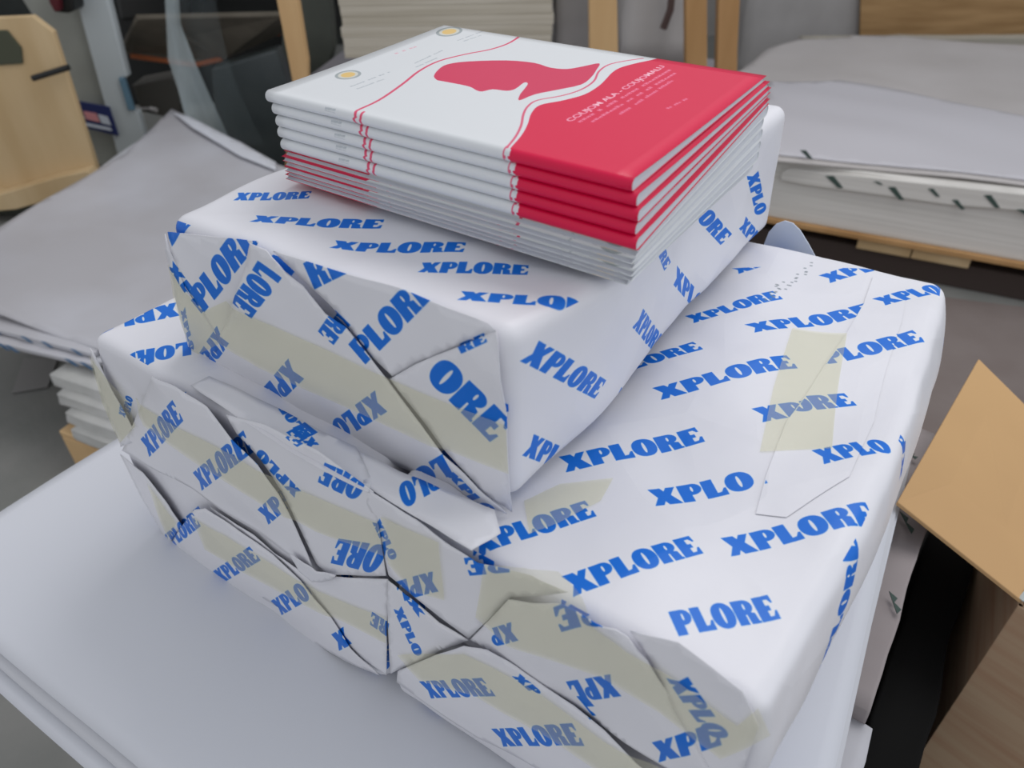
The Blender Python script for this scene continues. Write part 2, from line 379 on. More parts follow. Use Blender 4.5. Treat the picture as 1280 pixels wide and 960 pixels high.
# bottom left
p = thing('wrapped_parcel', 'bottom left paper parcel with blue print, directly on the white sheets', 'parcel', (.15, .25, 0), G)
K = hexa(Vector((cBL.x, 0, 0)), Vector((.318, 0, 0)), Vector((cML.x, 0, .134)), Vector((.333, 0, .134)), .50)
# its foot rests on the sheet, its front is measured to the seam of the storey above
parcel_body('wrapping', K, [fF, mR, gmat, gmat], [prF, prR, generic, generic], p, seed=3)
f = Field(prF)
lifted(f, 'paper_flap', [(153, 566), (183, 588), (197, 603), (215, 628), (231, 655), (212, 680)], [0, 2, 3, 2, 1, 0], fF, p, 1)
lifted(f, 'paper_flap', [(265, 631), (298, 652), (320, 666), (345, 690), (384, 716), (487, 722), (485, 842), (440, 808), (330, 745)], [2, 1, 1, 1, 1, 0, 0, 0, 1], fF, p, 4)
lifted(f, 'paper_flap', [(231, 655), (250, 632), (265, 629), (300, 655), (345, 689), (380, 722), (398, 745), (418, 768), (442, 806), (476, 843), (340, 772), (212, 684)], [2, 4, 5, 4, 3, 3, 3, 3, 3, 0, 0, 0], fF, p, 2)
tape(f, [(190, 598), (204, 618), (226, 650), (213, 672)], p)
tape(f, [(246, 640), (290, 662), (345, 698), (400, 735), (486, 768), (486, 800), (425, 770), (330, 722), (262, 682)], p)

# bottom right
p = thing('wrapped_parcel', 'bottom right paper parcel with blue print, under the widest top face', 'parcel', (.48, .25, 0), G)
K = hexa(Vector((.325, 0, 0)), Vector((.622, 0, 0)), Vector((.340, 0, .134)), Vector((.624, 0, .134)), .50, br_t=Vector((.632, .51, .134)), br_b=Vector((.64, .51, 0)))
parcel_body('wrapping', K, [fF, mR, gmat, gmat], [prF, prR, generic, generic], p, seed=5)
f = Field(prF)
lifted(f, 'paper_flap', [(488, 722), (520, 745), (552, 775), (588, 797), (560, 808), (520, 826), (488, 842)], [0, 1, 1, 1, 1, 1, 0], fF, p, 5)
lifted(f, 'paper_flap', [(588, 797), (616, 804), (650, 826), (684, 852), (722, 876), (760, 905), (800, 945), (850, 985), (780, 990), (700, 975), (600, 920), (498, 850), (500, 836), (545, 815)], [6, 5, 4, 3, 3, 3, 3, 1, 0, 0, 0, 0, 1, 3], fF, p, 6)
tape(f, [(500, 815), (590, 805), (680, 858), (760, 915), (860, 975), (800, 985), (690, 915), (600, 862), (530, 845)], p)

# ---- upper storey, left: only its left end shows
p = thing('wrapped_parcel', 'left middle paper parcel whose corner sticks out left of the uppermost parcel', 'parcel', (.15, .25, .134), G)
prT = Print((-.02, -.02, .275), (1, 0, 0), (0, 1, 0), (.40, .60))
prT.logo('LORE', (236, 418), (146, 436), (236, 434)); prT.logo('XPLO', (219, 373), (112, 398), (223, 388))
prT.logo('XPLORE', (270, 345), (170, 362), (272, 352))
mT = prT.material('printed_wrapper_top')
K = hexa(Vector((cML.x-.004, 0, .136)), Vector((.340, 0, .136)), cTL.copy(), Vector((cTR.x-.004, 0, .262)), .50)
K[0, 1, 1] = Vector((cTL.x, .50, .270)); K[1, 1, 1] = Vector((.335, .50, .262)); K[0, 0, 1].z = .274
K[0, 1, 0].z = K[1, 1, 0].z = .136
parcel_body('wrapping', K, [fF, mR, mT, gmat], [prF, prR, prT, generic], p, seed=8)
g = Field(prS)
lifted(g, 'paper_flap', [(262, 472), (330, 505), (400, 540), (446, 562), (466, 606), (462, 622), (400, 592), (330, 548), (280, 514), (240, 486)], [1, 1, 1, 1, 2, 4, 4, 4, 4, 3], mS, p, 31, amp=.002)
f = Field(prF)
lifted(f, 'paper_flap', [(114, 434), (124, 446), (146, 490), (168, 530), (176, 548), (152, 558)], [0, 2, 3, 3, 1, 0], fF, p, 8)
lifted(f, 'paper_flap', [(470, 612), (486, 716), (410, 716), (398, 702), (380, 660), (355, 612), (328, 572), (300, 540), (285, 516), (330, 530), (400, 560)], [1, 1, 1, 1, 1, 1, 1, 1, 0, 0, 0], fF, p, 9)
lifted(f, 'paper_flap', [(205, 462), (232, 478), (266, 503), (298, 544), (328, 575), (354, 612), (379, 660), (398, 704), (404, 716), (330, 668), (240, 610), (154, 562), (176, 515)], [9, 6, 4, 4, 4, 4, 4, 4, 1, 0, 0, 0, 2], fF, p, 10)
lifted(f, 'paper_corner', [(372, 684), (386, 690), (404, 706), (428, 712), (418, 720), (396, 722), (380, 706)], [8, 10, 8, 6, 5, 5, 6], fF, p, 11, step=.004)
tape(f, [(116, 440), (160, 500), (174, 530), (153, 552), (132, 500)], p)
tape(f, [(172, 495), (240, 530), (300, 560), (360, 602), (420, 625), (478, 650), (484, 690), (400, 660), (330, 622), (250, 572), (186, 528)], p)

# ---- upper storey, right: the big top face
p = thing('wrapped_parcel', 'right middle paper parcel with the widest open printed top face', 'parcel', (.48, .25, .134), G)
pB = Print((.30, -.03, .268), (1, 0, 0), (0, 1, 0), (.40, .62))
seamL = [(500, 300), (1095, 330), (1082, 372), (1062, 405), (1036, 442), (1012, 482), (985, 520), (960, 585), (945, 640), (900, 960), (300, 960)]
seamR = [(1097, 326), (1084, 372), (1064, 406), (1037, 442), (1013, 482), (987, 520), (962, 583), (946, 640), (900, 960), (1300, 960), (1300, 300)]
for t, a, b in [('XPLORE', (708, 574), (884, 538)), ('XPLORE', (828, 488), (999, 454)), ('XPLORE', (944, 412), (1098, 382)), ('XPLORE', (1040, 345), (1160, 316)),
                ('XPLORE', (597, 681), (747, 631)), ('XPLORE', (717, 737), (882, 680)), ('XPLO', (822, 616), (950, 596)), ('XPLORE', (870, 386), (981, 365)),
                ('XPLORE', (926, 329), (1030, 306)), ('XPLORE', (742, 455), (881, 425)), ('XPL', (955, 521), (1040, 504))]:
    pB.logo(t, a, b, clip=seamL)
for t, a, b in [('XPLORE', (917, 684), (1098, 656)), ('PLORE', (850, 789), (980, 763))]: pB.logo(t, a, b)
for t, a, b in [('XPLORE', (1108, 378), (1222, 352)), ('XPLORE', (1010, 447), (1158, 422)), ('ORE', (994, 508), (1076, 493)),
                ('XPLO', (1030, 580), (1118, 567)), ('E', (940, 598), (962, 595))]:
    pB.logo(t, a, b, clip=seamR)
for i in range(14):      # pale date stamp on the wrapper
    for (x0, y0, x1, y1) in ((1018, 322, 985, 350), (980, 345, 962, 366)):
        k = i/13; x, y = x0+(x1-x0)*k+random.uniform(-5, 5), y0+(y1-y0)*k+random.uniform(-3, 3)
        u, v = pB.m(x, y); pB.poly([[(u-.0012, v-.0012), (u+.0016, v-.001), (u+.0014, v+.0016), (u-.001, v+.001)]], (120, 128, 134), soft=.7)
mB = pB.material('printed_wrapper_open_top')
K = hexa(Vector((.345, 0, .136)), Vector((.622, 0, .136)), Vector((.344, 0, .262)), Z(957, 895, .266), .50, bl_t=Vector((.34, .515, .262)), br_t=Z(1186, 349, .266), br_b=Vector((.632, .515, .136)))
def bB(tx, ty, tz):
    s = math.sin(math.pi*ty)
    return Vector((.016*tx*s*math.sin(math.pi*tz*.5+.3)+.010*tx*math.sin(math.pi*tz), 0, (-.005*s*math.sin(math.pi*tx)+.014*noise.noise(Vector((tx*2.6+3, ty*3.4, 5)))*min(1, 6*ty)*min(1, 6*(1-ty)))*tz))
parcel_body('wrapping', K, [fF, mR, mB, gmat], [prF, prR, pB, generic], p, bulge=bB, seed=12, amp=.0034)
g = Field(prS)
lifted(g, 'paper_flap', [(448, 566), (500, 592), (560, 618), (618, 640), (626, 668), (590, 694), (540, 664), (490, 634), (456, 610)], [1, 1, 1, 1, 0, 3, 4, 4, 4], mS, p, 33, amp=.002)
f = Field(prF)
lifted(f, 'paper_flap', [(450, 604), (474, 614), (526, 645), (562, 672), (600, 700), (668, 716), (712, 738), (640, 745), (588, 795), (520, 742), (489, 716), (474, 650)], [0, 2, 2, 3, 2, 1, 0, 1, 1, 1, 1, 1], fF, p, 13)
lifted(f, 'paper_flap', [(790, 785), (850, 800), (930, 860), (950, 905), (930, 960), (905, 1000), (868, 920), (838, 862), (812, 815)], [1, 1, 1, 1, 1, 1, 2, 2, 2], fF, p, 14)
lifted(f, 'paper_flap', [(768, 763), (780, 772), (792, 786), (815, 816), (840, 862), (870, 918), (908, 985), (850, 965), (720, 882), (590, 797), (640, 744), (700, 748)], [12, 8, 5, 4, 4, 4, 3, 1, 0, 0, 2, 3], fF, p, 15)
tape(f, [(482, 640), (556, 670), (560, 745), (520, 735), (490, 700)], p)
tape(f, [(610, 700), (700, 712), (792, 800), (860, 850), (925, 900), (950, 880), (965, 915), (905, 940), (830, 880), (760, 835), (640, 800), (600, 765)], p)
bodyB = [c for c in p.children if c.name.startswith('wrapping')][0]
from mathutils.bvhtree import BVHTree
bvB = BVHTree.FromPolygons([v.co.copy() for v in bodyB.data.vertices], [tuple(q.vertices) for q in bodyB.data.polygons])
def onB(x, y):
    h = bvB.ray_cast(Vector((x, y, .4)), Vector((0, 0, -1)))[0]
    return h.z if h else .262
g = Field(pB); g.patches.append(([(0, 0), (.4, 0), (.4, .62), (0, .62)], lambda u, v: bB((u-.045)/.28, (v-.03)/.51, 1).z if 0 < (u-.045)/.28 < 1 else 0))
def tapeB(px, h=.0012):
    P = [pB.m(*q) for q in px]; V, Fc = tri_poly(P, .006)
    vs = [Vector((pB.P0.x+u, pB.P0.y+v, onB(pB.P0.x+u, pB.P0.y+v)+h)) for u, v in V]
    return link('tape_strip', mesh_from(vs, Fc), M['tape'], p)
o = tapeB([(992, 404), (1062, 406), (1052, 470), (1040, 560), (952, 556), (968, 480)]); o['label'] = 'yellowed clear tape'
o = tapeB([(655, 612), (700, 590), (768, 583), (752, 612), (700, 640), (662, 655)]); o['label'] = 'yellowed clear tape'
V, Fc = tri_poly([pB.m(*q) for q in [(1093, 340), (1082, 372), (1062, 405), (1036, 442), (1012, 482), (985, 520), (960, 585), (948, 630), (985, 640), (1060, 600), (1095, 520), (1112, 450), (1128, 400), (1135, 355)]], .006)
vs = []; uv = []
for u, v in V:
    vs.append(Vector((pB.P0.x+u, pB.P0.y+v, onB(pB.P0.x+u, pB.P0.y+v)+.0007))); uv.append((u/pB.size[0], v/pB.size[1]))
o = link('paper_flap', mesh_from(vs, Fc, uv), mB, p)
# loose paper ear at the far corner of this parcel
V = [Y(a_, b_, .53) for a_, b_ in ((950, 330), (955, 305), (961, 290), (970, 280), (981, 276), (991, 279), (1000, 288), (1010, 304), (1024, 330))]
o = prism('paper_ear', V, (0, .0012, 0), mat('plain_paper', (.60, .66, .76), .5), p, 0)

# ---- uppermost parcel
p = thing('wrapped_parcel', 'uppermost paper parcel, carrying the pile of booklets', 'parcel', (.27, .28, .27), G)
yA = .042
pAt = Print((.08, .02, .401), (1, 0, 0), (0, 1, 0), (.40, .56))
for t, a, b, hh in [('XPLORE', (409, 296), (578, 306), .013), ('XPLORE', (309, 266), (474, 274), .012), ('XPLORE', (521, 329), (659, 334), .015), ('XPLORE', (571, 373), (772, 386), .013),
                ('XPLORE', (289, 240), (384, 240), .012), ('OR', (952, 158), (986, 162), .022)]:
    pAt.logo(t, a, b, h=hh)
mAt = pAt.material('printed_wrapper_upper_top')
pAf = Print((.06, yA, .22), (1, 0, 0), (0, 0, 1), (.42, .22))
for l in [('PLORE', (262, 387), (326, 303), (244, 360)), ('E', (222, 305), (236, 275), (208, 280)), ('LORE', (337, 318), (301, 371), (364, 341)), ('RE', (424, 384), (407, 408), (444, 402)),
          ('XPLO', (370, 442), (317, 498), (388, 468)), ('XPLORE', (277, 404), (229, 472), (293, 425)), ('XPLO', (477, 482), (415, 527), (492, 508)), ('ORE', (538, 464), (616, 549), (562, 438)),
          ('LOR', (561, 560), (497, 600), (572, 588)), ('RE', (398, 359), (440, 338), (383, 327)), ('PLORE', (466, 449), (548, 366), (445, 424)), ('RE', (583, 437), (612, 425), (578, 427)),
          ('XPLORE', (560, 590), (640, 662), (572, 584)), ('XPL', (216, 330), (258, 388), (224, 322)), ('XPLO', (232, 385), (240, 440), (238, 380))]:
    pAf.logo(*l)
mAf = pAf.material('printed_wrapper_upper_front')
Pa, Pb, Pc = Y(638, 640, yA), Z(962, 288, .268), Z(990, 130, .399)
e1 = (Vector((Pb.x, Pb.y, 0))-Vector((Pa.x, Pa.y, 0)))
pAr = Print((Pa.x+.008, Pa.y-.03, .24), e1, (0, 0, 1), (.58, .20))
for l in [('XPLORE', (664, 457), (742, 498), (682, 429)), ('XPLORE', (787, 408), (832, 446), (802, 385)), ('XPL', (665, 575), (700, 588), (677, 547)), ('XPLORE', (765, 509), (822, 550), (779, 485)),
          ('PLORE', (874, 256), (918, 311), (892, 241)), ('XPLORE', (797, 272), (842, 342), (812, 262)), ('XPLORE', (858, 361), (902, 412), (864, 337)), ('XPLO', (955, 225), (962, 275), (968, 218)), ('XPLO', (940, 290), (962, 318), (950, 275))]:
    pAr.logo(*l)
mAr = pAr.material('printed_wrapper_upper_side')
K = hexa(Vector((.098, yA, .2765)), Vector((Pa.x, yA, .266)), Y(205, 268, yA), Y(618, 404, yA), .48)
K[0, 0, 1].z = .395; K[1, 0, 1].z = .404
K[0, 1, 0] = Vector((.11, .53, .272)); K[1, 1, 0] = Vector((.434, .53, .266)); K[0, 1, 1] = Vector((.12, .54, .398)); K[1, 1, 1] = Z(990, 129, .399)
def bA(tx, ty, tz):
    s = math.sin(math.pi*min(1, ty*1.15)) if ty < .87 else 0
    k = math.exp(-((ty-.22)/.2)**2)
    return Vector((tx*tx*(.028*k)*(.3+.7*tz), 0, (-.004*tx*k+.006*noise.noise(Vector((tx*3+1, ty*4, 2)))*min(1, 5*ty)*min(1, 5*(1-ty))-.004*math.exp(-((ty-.10)/.05)**2)*math.sin(math.pi*tx))*tz))
parcel_body('wrapping', K, [mAf, mAr, mAt, gmat], [pAf, pAr, pAt, generic], p, bulge=bA, seed=21, amp=.0022)
f = Field(pAf)
lifted(f, 'paper_flap', [(211, 290), (222, 312), (240, 355), (262, 392), (284, 428), (262, 448), (240, 444), (222, 350)], [1, 4, 5, 3, 1, 0, 0, 2], mAf, p, 22)
lifted(f, 'paper_flap', [(214, 288), (326, 300), (300, 395), (284, 430), (262, 392), (238, 352), (222, 312)], [1, 1, 1, 3, 3, 3, 3], mAf, p, 23)
lifted(f, 'paper_flap', [(345, 312), (500, 358), (612, 402), (622, 412), (560, 437), (497, 466), (470, 440), (420, 380)], [1, 1, 1, 1, 2, 3, 3, 2], mAf, p, 24)
lifted(f, 'paper_flap', [(622, 412), (636, 520), (640, 640), (610, 612), (562, 560), (495, 468), (526, 450), (560, 436)], [0, 0, 0, 3, 3, 5, 5, 4], mAf, p, 25)
lifted(f, 'paper_flap', [(330, 296), (346, 306), (368, 335), (388, 352), (416, 386), (442, 402), (470, 438), (500, 480), (532, 520), (562, 562), (604, 604), (638, 638), (560, 604), (440, 548), (340, 498), (262, 462), (266, 440), (290, 402), (312, 350)],
       [10, 8, 7, 6, 6, 6, 6, 5, 5, 5, 5, 2, 0, 0, 0, 0, 2, 5, 8], mAf, p, 26)
tape(f, [(217, 326), (262, 385), (290, 372), (420, 430), (500, 468), (637, 528), (640, 588), (540, 545), (440, 502), (330, 455), (282, 425), (245, 444), (228, 380)], p)

# ------------------------------------------------------------------ booklets
cov = Print((.161, .123, .464), (1, 0, 0), (0, 1, 0), (.297, .225), 3000, base=(214, 217, 220))
# the print runs from 15 mm round the spine (v = 0 .. .015) to the fore edge
cov.P0 = Vector((.161, .123-.015, .4635))
RED = (212, 14, 68)
def strip(pr, pts, wpx, col, up=False):
    q = [np.array(pr.m(*a)) for a in pts]; L, R = [], []
    for i, a in enumerate(q):
        d = q[min(i+1, len(q)-1)]-q[max(i-1, 0)]; d = d/np.linalg.norm(d); n = np.array([-d[1], d[0]]); L.append(tuple(a+n*wpx)); R.append(tuple(a-n*wpx))
    pr.poly([L+R[::-1]], col)
def smooth(P, n=4):
    Q = []
    for i in range(len(P)-1):
        p0, p1, p2, p3 = [np.array(P[min(max(j, 0), len(P)-1)], float) for j in (i-1, i, i+1, i+2)]
        for k in range(n):
            t = k/n; Q.append(tuple(.5*((2*p1)+(-p0+p2)*t+(2*p0-5*p1+4*p2-p3)*t*t+(-p0+3*p1-3*p2+p3)*t**3)))
    return Q+[tuple(P[-1])]
redline = [(633, 201), (647, 185), (655, 171), (660, 157), (671, 147), (698, 142), (726, 135), (744, 125), (753, 117), (760, 110), (770, 104), (789, 99), (815, 94), (836, 87)]
cov.poly([[cov.m(*a) for a in smooth(redline)+[(990, 60), (1040, 120), (800, 270)]]], RED)
a0 = cov.m(633, 201)[0]
cov.poly([[(a0+.001, 0), (.3, 0), (.3, .03), (a0+.001, .0165)]], RED)
strip(cov, smooth([(629, 200), (640, 186), (647, 172), (650, 158), (656, 148), (668, 141), (698, 136), (722, 129), (738, 119), (744, 108), (756, 100), (775, 96), (800, 93)]), .0008, (214, 90, 120))
head = [(543, 115), (539, 110), (545, 102), (556, 96), (581, 93), (629, 92.5), (664, 96), (684, 102), (705, 104), (726, 101), (745, 98), (741, 106), (735, 114), (722, 123), (691, 129), (664, 134), (645, 141), (646, 134), (650, 129), (656, 121), (651, 119.5), (640, 127), (629, 129), (612, 127), (599, 129.5), (592, 128), (586, 124.5), (578, 122), (561, 118.5)]
cov.poly([[cov.m(*a) for a in smooth(head+[head[0]], 3)]], (206, 48, 88))
strip(cov, smooth([(438, 159), (441, 153), (470, 139), (500, 119), (520, 104), (545, 92), (580, 84), (610, 79), (635, 71), (656, 57)]), .0011, (214, 76, 108))
wv = cov.m(438, 159)[0]
cov.poly([[(wv+.001, 0), (wv+.003, 0), (wv+.0012, .0165), (wv-.0008, .0165)]], (214, 76, 108))
cov.poly([[(a0-.004, 0), (a0-.003, 0), (a0-.003, .017), (a0-.004, .017)]], (214, 90, 120))
for (x, y) in ((432, 107), (559, 57)):
    c = np.array(cov.m(x, y)); A_ = np.array(cov.m(x+15, y-1))-c; B_ = np.array(cov.m(x+1, y-5))-c
    el = lambda k: [tuple(c+A_*k*math.cos(t)+B_*k*math.sin(t)) for t in np.linspace(0, 6.283, 24, False)]
    cov.poly([el(1.1)], (158, 166, 168)); cov.poly([el(.85)], (205, 205, 196)); cov.poly([el(.6)], (222, 188, 118))
def textrow(a, b, hgt, col, n, fill=.7, jit=.5, seed=1):
    """a line of tiny, unreadable letters"""
    r = random.Random(seed); A_, B_ = np.array(cov.m(*a)), np.array(cov.m(*b)); d = (B_-A_)/n; dn = (B_-A_)/np.linalg.norm(B_-A_); up = np.array([-dn[1], dn[0]])*hgt
    for i in range(n):
        if r.random() > .88: continue
        p_ = A_+d*i; k = .6+.4*r.random()
        for q in (0, .45):
            s0 = p_+d*q; cov.poly([[tuple(s0), tuple(s0+d*.28*fill*1.3), tuple(s0+d*.28*fill*1.3+up*k), tuple(s0+up*k)]], col)
        cov.poly([[tuple(p_+up*.4), tuple(p_+d*.7+up*.4), tuple(p_+d*.7+up*.6), tuple(p_+up*.6)]], col)
for i, (a, b) in enumerate([((436, 122), (486, 104)), ((444, 125), (478, 113)), ((510, 97), (552, 79)), ((518, 99), (545, 88)), ((570, 68), (606, 56)), ((578, 69), (600, 62)), ((400, 146), (414, 149))]):
    textrow(a, b, .0022, (165, 172, 178), 14, seed=i)
textrow((488, 84), (520, 74), .003, (226, 160, 175), 7, seed=20)
def font_text(s, a, b, hgt, col):
    cu = bpy.data.curves.new('t', 'FONT'); cu.body = s; cu.offset = .03; t = bpy.data.objects.new('t', cu); C.objects.link(t)
    me = bpy.data.meshes.new_from_object(t.evaluated_get(bpy.context.evaluated_depsgraph_get())); bpy.data.objects.remove(t)
    me.calc_loop_triangles(); xs = [v.co.x for v in me.vertices]; W = max(xs)
    A_, B_ = np.array(cov.m(*a)), np.array(cov.m(*b)); ex = (B_-A_)/W; dn = (B_-A_)/np.linalg.norm(B_-A_); ey = np.array([-dn[1], dn[0]])*hgt/.7
    for tr in me.loop_triangles: cov.poly([[tuple(A_+ex*me.vertices[i].co.x+ey*me.vertices[i].co.y) for i in tr.vertices]], col)
font_text('COUJOM ALA - COUJOMALU', (709, 168), (827, 103), .0048, (244, 196, 208))
for i, (a, b) in enumerate([((721, 169), (836, 107)), ((737, 169), (842, 111)), ((772, 160), (838, 120))]): textrow(a, b, .0032, (236, 130, 160), 26, seed=30+i)
textrow((831, 154), (856, 142), .0028, (236, 130, 160), 9, seed=40)
mcov = cov.material('booklet_cover_print', .32, .05, 5, .3)
mwhite = mat('booklet_cover_inside', (.66, .67, .70), .5)
LB, WB, TS, TF = .297, .21, .0086, .0036
def section(inset, n=26):
    """U shaped fold of one sheet, spine at y=0, from top fore edge to bottom fore edge"""
    R = TS/2-inset; R = max(R, .0003); o = []
    yend = WB-inset*.8
    def top(y): return TS/2+(TF/2-TS/2)*(1-math.exp(-y/.075))/(1-math.exp(-WB/.075))
    s = max(.06, (TS/2-inset)/(TS/2))
    for i in range(n+1):
        y = yend+(inset+R-yend)*i/n; o.append((y, top(max(0, y-R-inset))*s))
    for i in range(1, 10):
        a = math.pi/2+math.pi*i/10; o.append((inset+R+R*math.cos(a), R*math.sin(a)))
    o += [(y, -z) for y, z in o[:n+1][::-1]]
    return [(y, z+TS/2) for y, z in o]
def usheet(inset, thick, nl=2, wav=0, seed=0, L0=0, L1=LB):
    P = section(inset); Q = section(inset+thick); vs, fs, uv = [], [], []; nx = 24
    s = [0]
    for a, b in zip(P, P[1:]): s.append(s[-1]+math.dist(a, b))
    half = s[-1]/2
    for i in range(nx+1):
        x = L0+(L1-L0)*i/nx
        for k, (ring) in enumerate((P, Q)):
            for j, (y, z) in enumerate(ring):
                vs.append((x, y, z)); d = half-s[j]; v = .015+(d-TS*.78)
                uv.append((x/LB, (v if d > 0 else .015-(-d))/.225) if k == 0 else (x/LB, .9))
    n = len(P); st = 2*n
    for i in range(nx):
        for j in range(n-1):
            a = i*st+j; b = a+st
            fs.append((a, b, b+1, a+1)); fs.append((a+n, a+n+1, b+n+1, b+n))
    for i in (0, nx):
        for j in range(n-1): a = i*st+j; f_ = (a, a+1, a+n+1, a+n); fs.append(f_ if i == 0 else f_[::-1])
    for i in range(nx):
        for j in (0, n-1): a = i*st+j; b = a+st; fs.append((a, a+n, b+n, b))
    return vs, fs, uv
vs, fs, uv = usheet(0, .00035)
cover_me = mesh_from(vs, fs, uv)
bm = bmesh.new(); bm.from_mesh(cover_me); bmesh.ops.recalc_face_normals(bm, faces=bm.faces); bm.to_mesh(cover_me); bm.free()
vs, fs = [], []
for i, ins in enumerate((.0006, .0012, .0018, .0024, .0030, .0036)):
    a, b, _ = usheet(ins, .00050, L0=.0006, L1=LB-.0006-.0008*(i % 2)); o_ = len(vs); vs += a; fs += [tuple(k+o_ for k in q) for q in b]
pages_me = mesh_from(vs, fs)
BG = 'stapled booklets in the pile on the uppermost parcel'
proto = thing('booklet', 'x', 'booklet', (0, 0, 0), BG)
cv = link('cover', cover_me, [mcov], proto); pg = link('pages', pages_me, [M['page']], proto)
def booklet(first, M4, label):
    if first: r_ = proto
    else:
        r_ = proto.copy(); C.objects.link(r_)
        for ch in (cv, pg): c_ = ch.copy(); C.objects.link(c_); c_.parent = r_
    r_.matrix_world = M4; r_['label'] = label
bx, by, z0 = .161, .123, .4035
wedge = (TS-TF)/WB
names_low = ['bottom booklet of the pile, page edges forward, lying on the parcel', 'second booklet from the bottom, page edges facing forward', 'third booklet from the bottom, page edges facing forward',
             'fourth booklet from the bottom, page edges facing forward', 'fifth booklet from the bottom, page edges facing forward', 'sixth booklet from the bottom, the highest one turned page edges forward']
names_up = ['lowest of the five booklets with red and white spines forward', 'fourth of the booklets with red and white spines forward, counted from the top one', 'third booklet from the top, red and white spine forward',
            'second booklet from the top, right under the open red cover face', 'topmost booklet, white and red cover with a red head silhouette']
first = True; zf = z0; ang = 0.0; NL = 6
for j in range(NL):
    dx = random.uniform(-.002, .002)+.004; dy = random.uniform(-.002, .003)
    # reversed booklet: spine at the back; its lower face tilted by ang, its upper by ang + wedge
    R_ = Matrix.Rotation(ang+wedge*.5, 4, 'X')
    T = Matrix.Translation((bx+dx, by+dy, zf+TF*.5)) @ R_ @ Matrix.Translation((LB, WB, -TS*.5)) @ Matrix.Rotation(math.pi, 4, 'Z')
    booklet(first, T, names_low[j]); first = False
    zf += TF+.0002; ang += wedge
for i in range(5):
    dx = [.006, .004, .005, .003, 0][i]; dy = [0, .001, .0005, .001, 0][i]
    R_ = Matrix.Rotation(ang-wedge*.5, 4, 'X')
    T = Matrix.Translation((bx+dx, by+dy, zf+TS*.5)) @ R_ @ Matrix.Translation((0, 0, -TS*.5))
    booklet(False, T, names_up[i]); zf += TS+.0001; ang -= wedge
print('booklet top', zf, ang)

# ------------------------------------------------------------------ the big stack of sheets the parcels stand on
def sheet_grid(name, c, nx, ny, zf_, mat_, parent, thick=.0007):
    """bilinear sheet from 4 corner (x,y) points with a height function"""
    vs, fs = [], []
    for j in range(ny+1):
        for i in range(nx+1):
            u, v = i/nx, j/ny
            x = (c[0][0]*(1-u)+c[1][0]*u)*(1-v)+(c[3][0]*(1-u)+c[2][0]*u)*v; y = (c[0][1]*(1-u)+c[1][1]*u)*(1-v)+(c[3][1]*(1-u)+c[2][1]*u)*v
            vs.append((x, y, zf_(x, y, u, v)))
    for j in range(ny):
        for i in range(nx): a = j*(nx+1)+i; fs.append((a, a+1, a+nx+2, a+nx+1))
    o = link(name, mesh_from(vs, fs), mat_, parent); md = o.modifiers.new('s', 'SOLIDIFY'); md.thickness = thick; md.offset = -1; return o
st = thing('sheet_stack', 'tall stack of large white paper sheets under all the parcels', 'stack of paper', (.24, .2, FLOOR))
def zt(x, y, u, v):
    free = max(0, min(1, (-y)/.16))*(1 if -.4 < x < .7 else 1)
    w_ = .006*math.sin(x*17+y*9)*free-.014*free**2*(1 if x < .45 else .6)-.008*max(0, (.02-x)/.22)**2
    return -.0015+w_+.0006*noise.noise(Vector((x*6, y*6, 0)))
sheet_grid('top_sheet', [(-.208, -.184), (.70, -.150), (.636, .60), (-.203, .60)], 60, 50, zt, M['sheet'], st)
sheet_grid('second_sheet', [(-.215, -.192), (.705, -.160), (.64, .602), (-.205, .602)], 60, 50, lambda x, y, u, v: zt(x, y, u, v)-.003-.006*max(0, -y/.2), M['sheet2'], st)
sheet_grid('third_sheet', [(-.22, -.205), (.70, -.175), (.645, .60), (-.21, .603)], 60, 50, lambda x, y, u, v: zt(x, y, u, v)-.009-.012*max(0, -y/.2), M['sheet'], st)
box('sheet_block', -.19, .63, -.06, .60, -.60, -.028, M['pages_white'], st, .004)
# lower, rougher part: wrapped bundles whose ends stick out to the right
def crumpled_box(name, x0, x1, y0, y1, z0, z1, m, parent, amp=.006, step=.02, seed=0, sc_=1.0):
    bm = bmesh.new(); bmesh.ops.create_cube(bm, size=1); bmesh.ops.subdivide_edges(bm, edges=bm.edges, cuts=max(3, int(max(x1-x0, y1-y0, z1-z0)/step/2)), use_grid_fill=True)
    for v in bm.verts:
        p_ = Vector(((x0+x1)/2+v.co.x*(x1-x0), (y0+y1)/2+v.co.y*(y1-y0), (z0+z1)/2+v.co.z*(z1-z0)))
        n = v.co.normalized(); v.co = p_+n*amp*crum(p_, sc_, seed)
    me = bpy.data.meshes.new('m'); bm.to_mesh(me); bm.free(); return link(name, me, m, parent)
mw = mat('crumpled_grey_wrapper', (.27, .235, .235), .6, .3, .6, 12, (.33, .30, .305), 4)
wb = thing('paper_bundle', 'grey wrapped bundle sticking out of the stack beside the cardboard box', 'bundle of paper', (.68, .42, -.3))
crumpled_box('wrapping', .632, .688, .25, .70, -.30, -.042, mw, wb, .006, .012, 3)
for (a, b) in (((1128, 640), (1142, 668)), ((1115, 740), (1124, 768)), ((1138, 566), (1146, 574))):
    P_, Q_ = Z(*a, -.034), Z(*b, -.034); d = (Q_-P_); n = Vector((-d.y, d.x, 0)).normalized()*.008
    prism('printed_mark', [P_-n*.4, P_+d*.3+n*.4, P_+d*.5-n*.2, P_+d*.8+n*.4, Q_-n*.3], (0, 0, .0012), M['dull_print'], wb, 0)
wb2 = thing('paper_bundle', 'crumpled pale bundle end below the right edge of the stack', 'bundle of paper', (.69, .2, -.3))
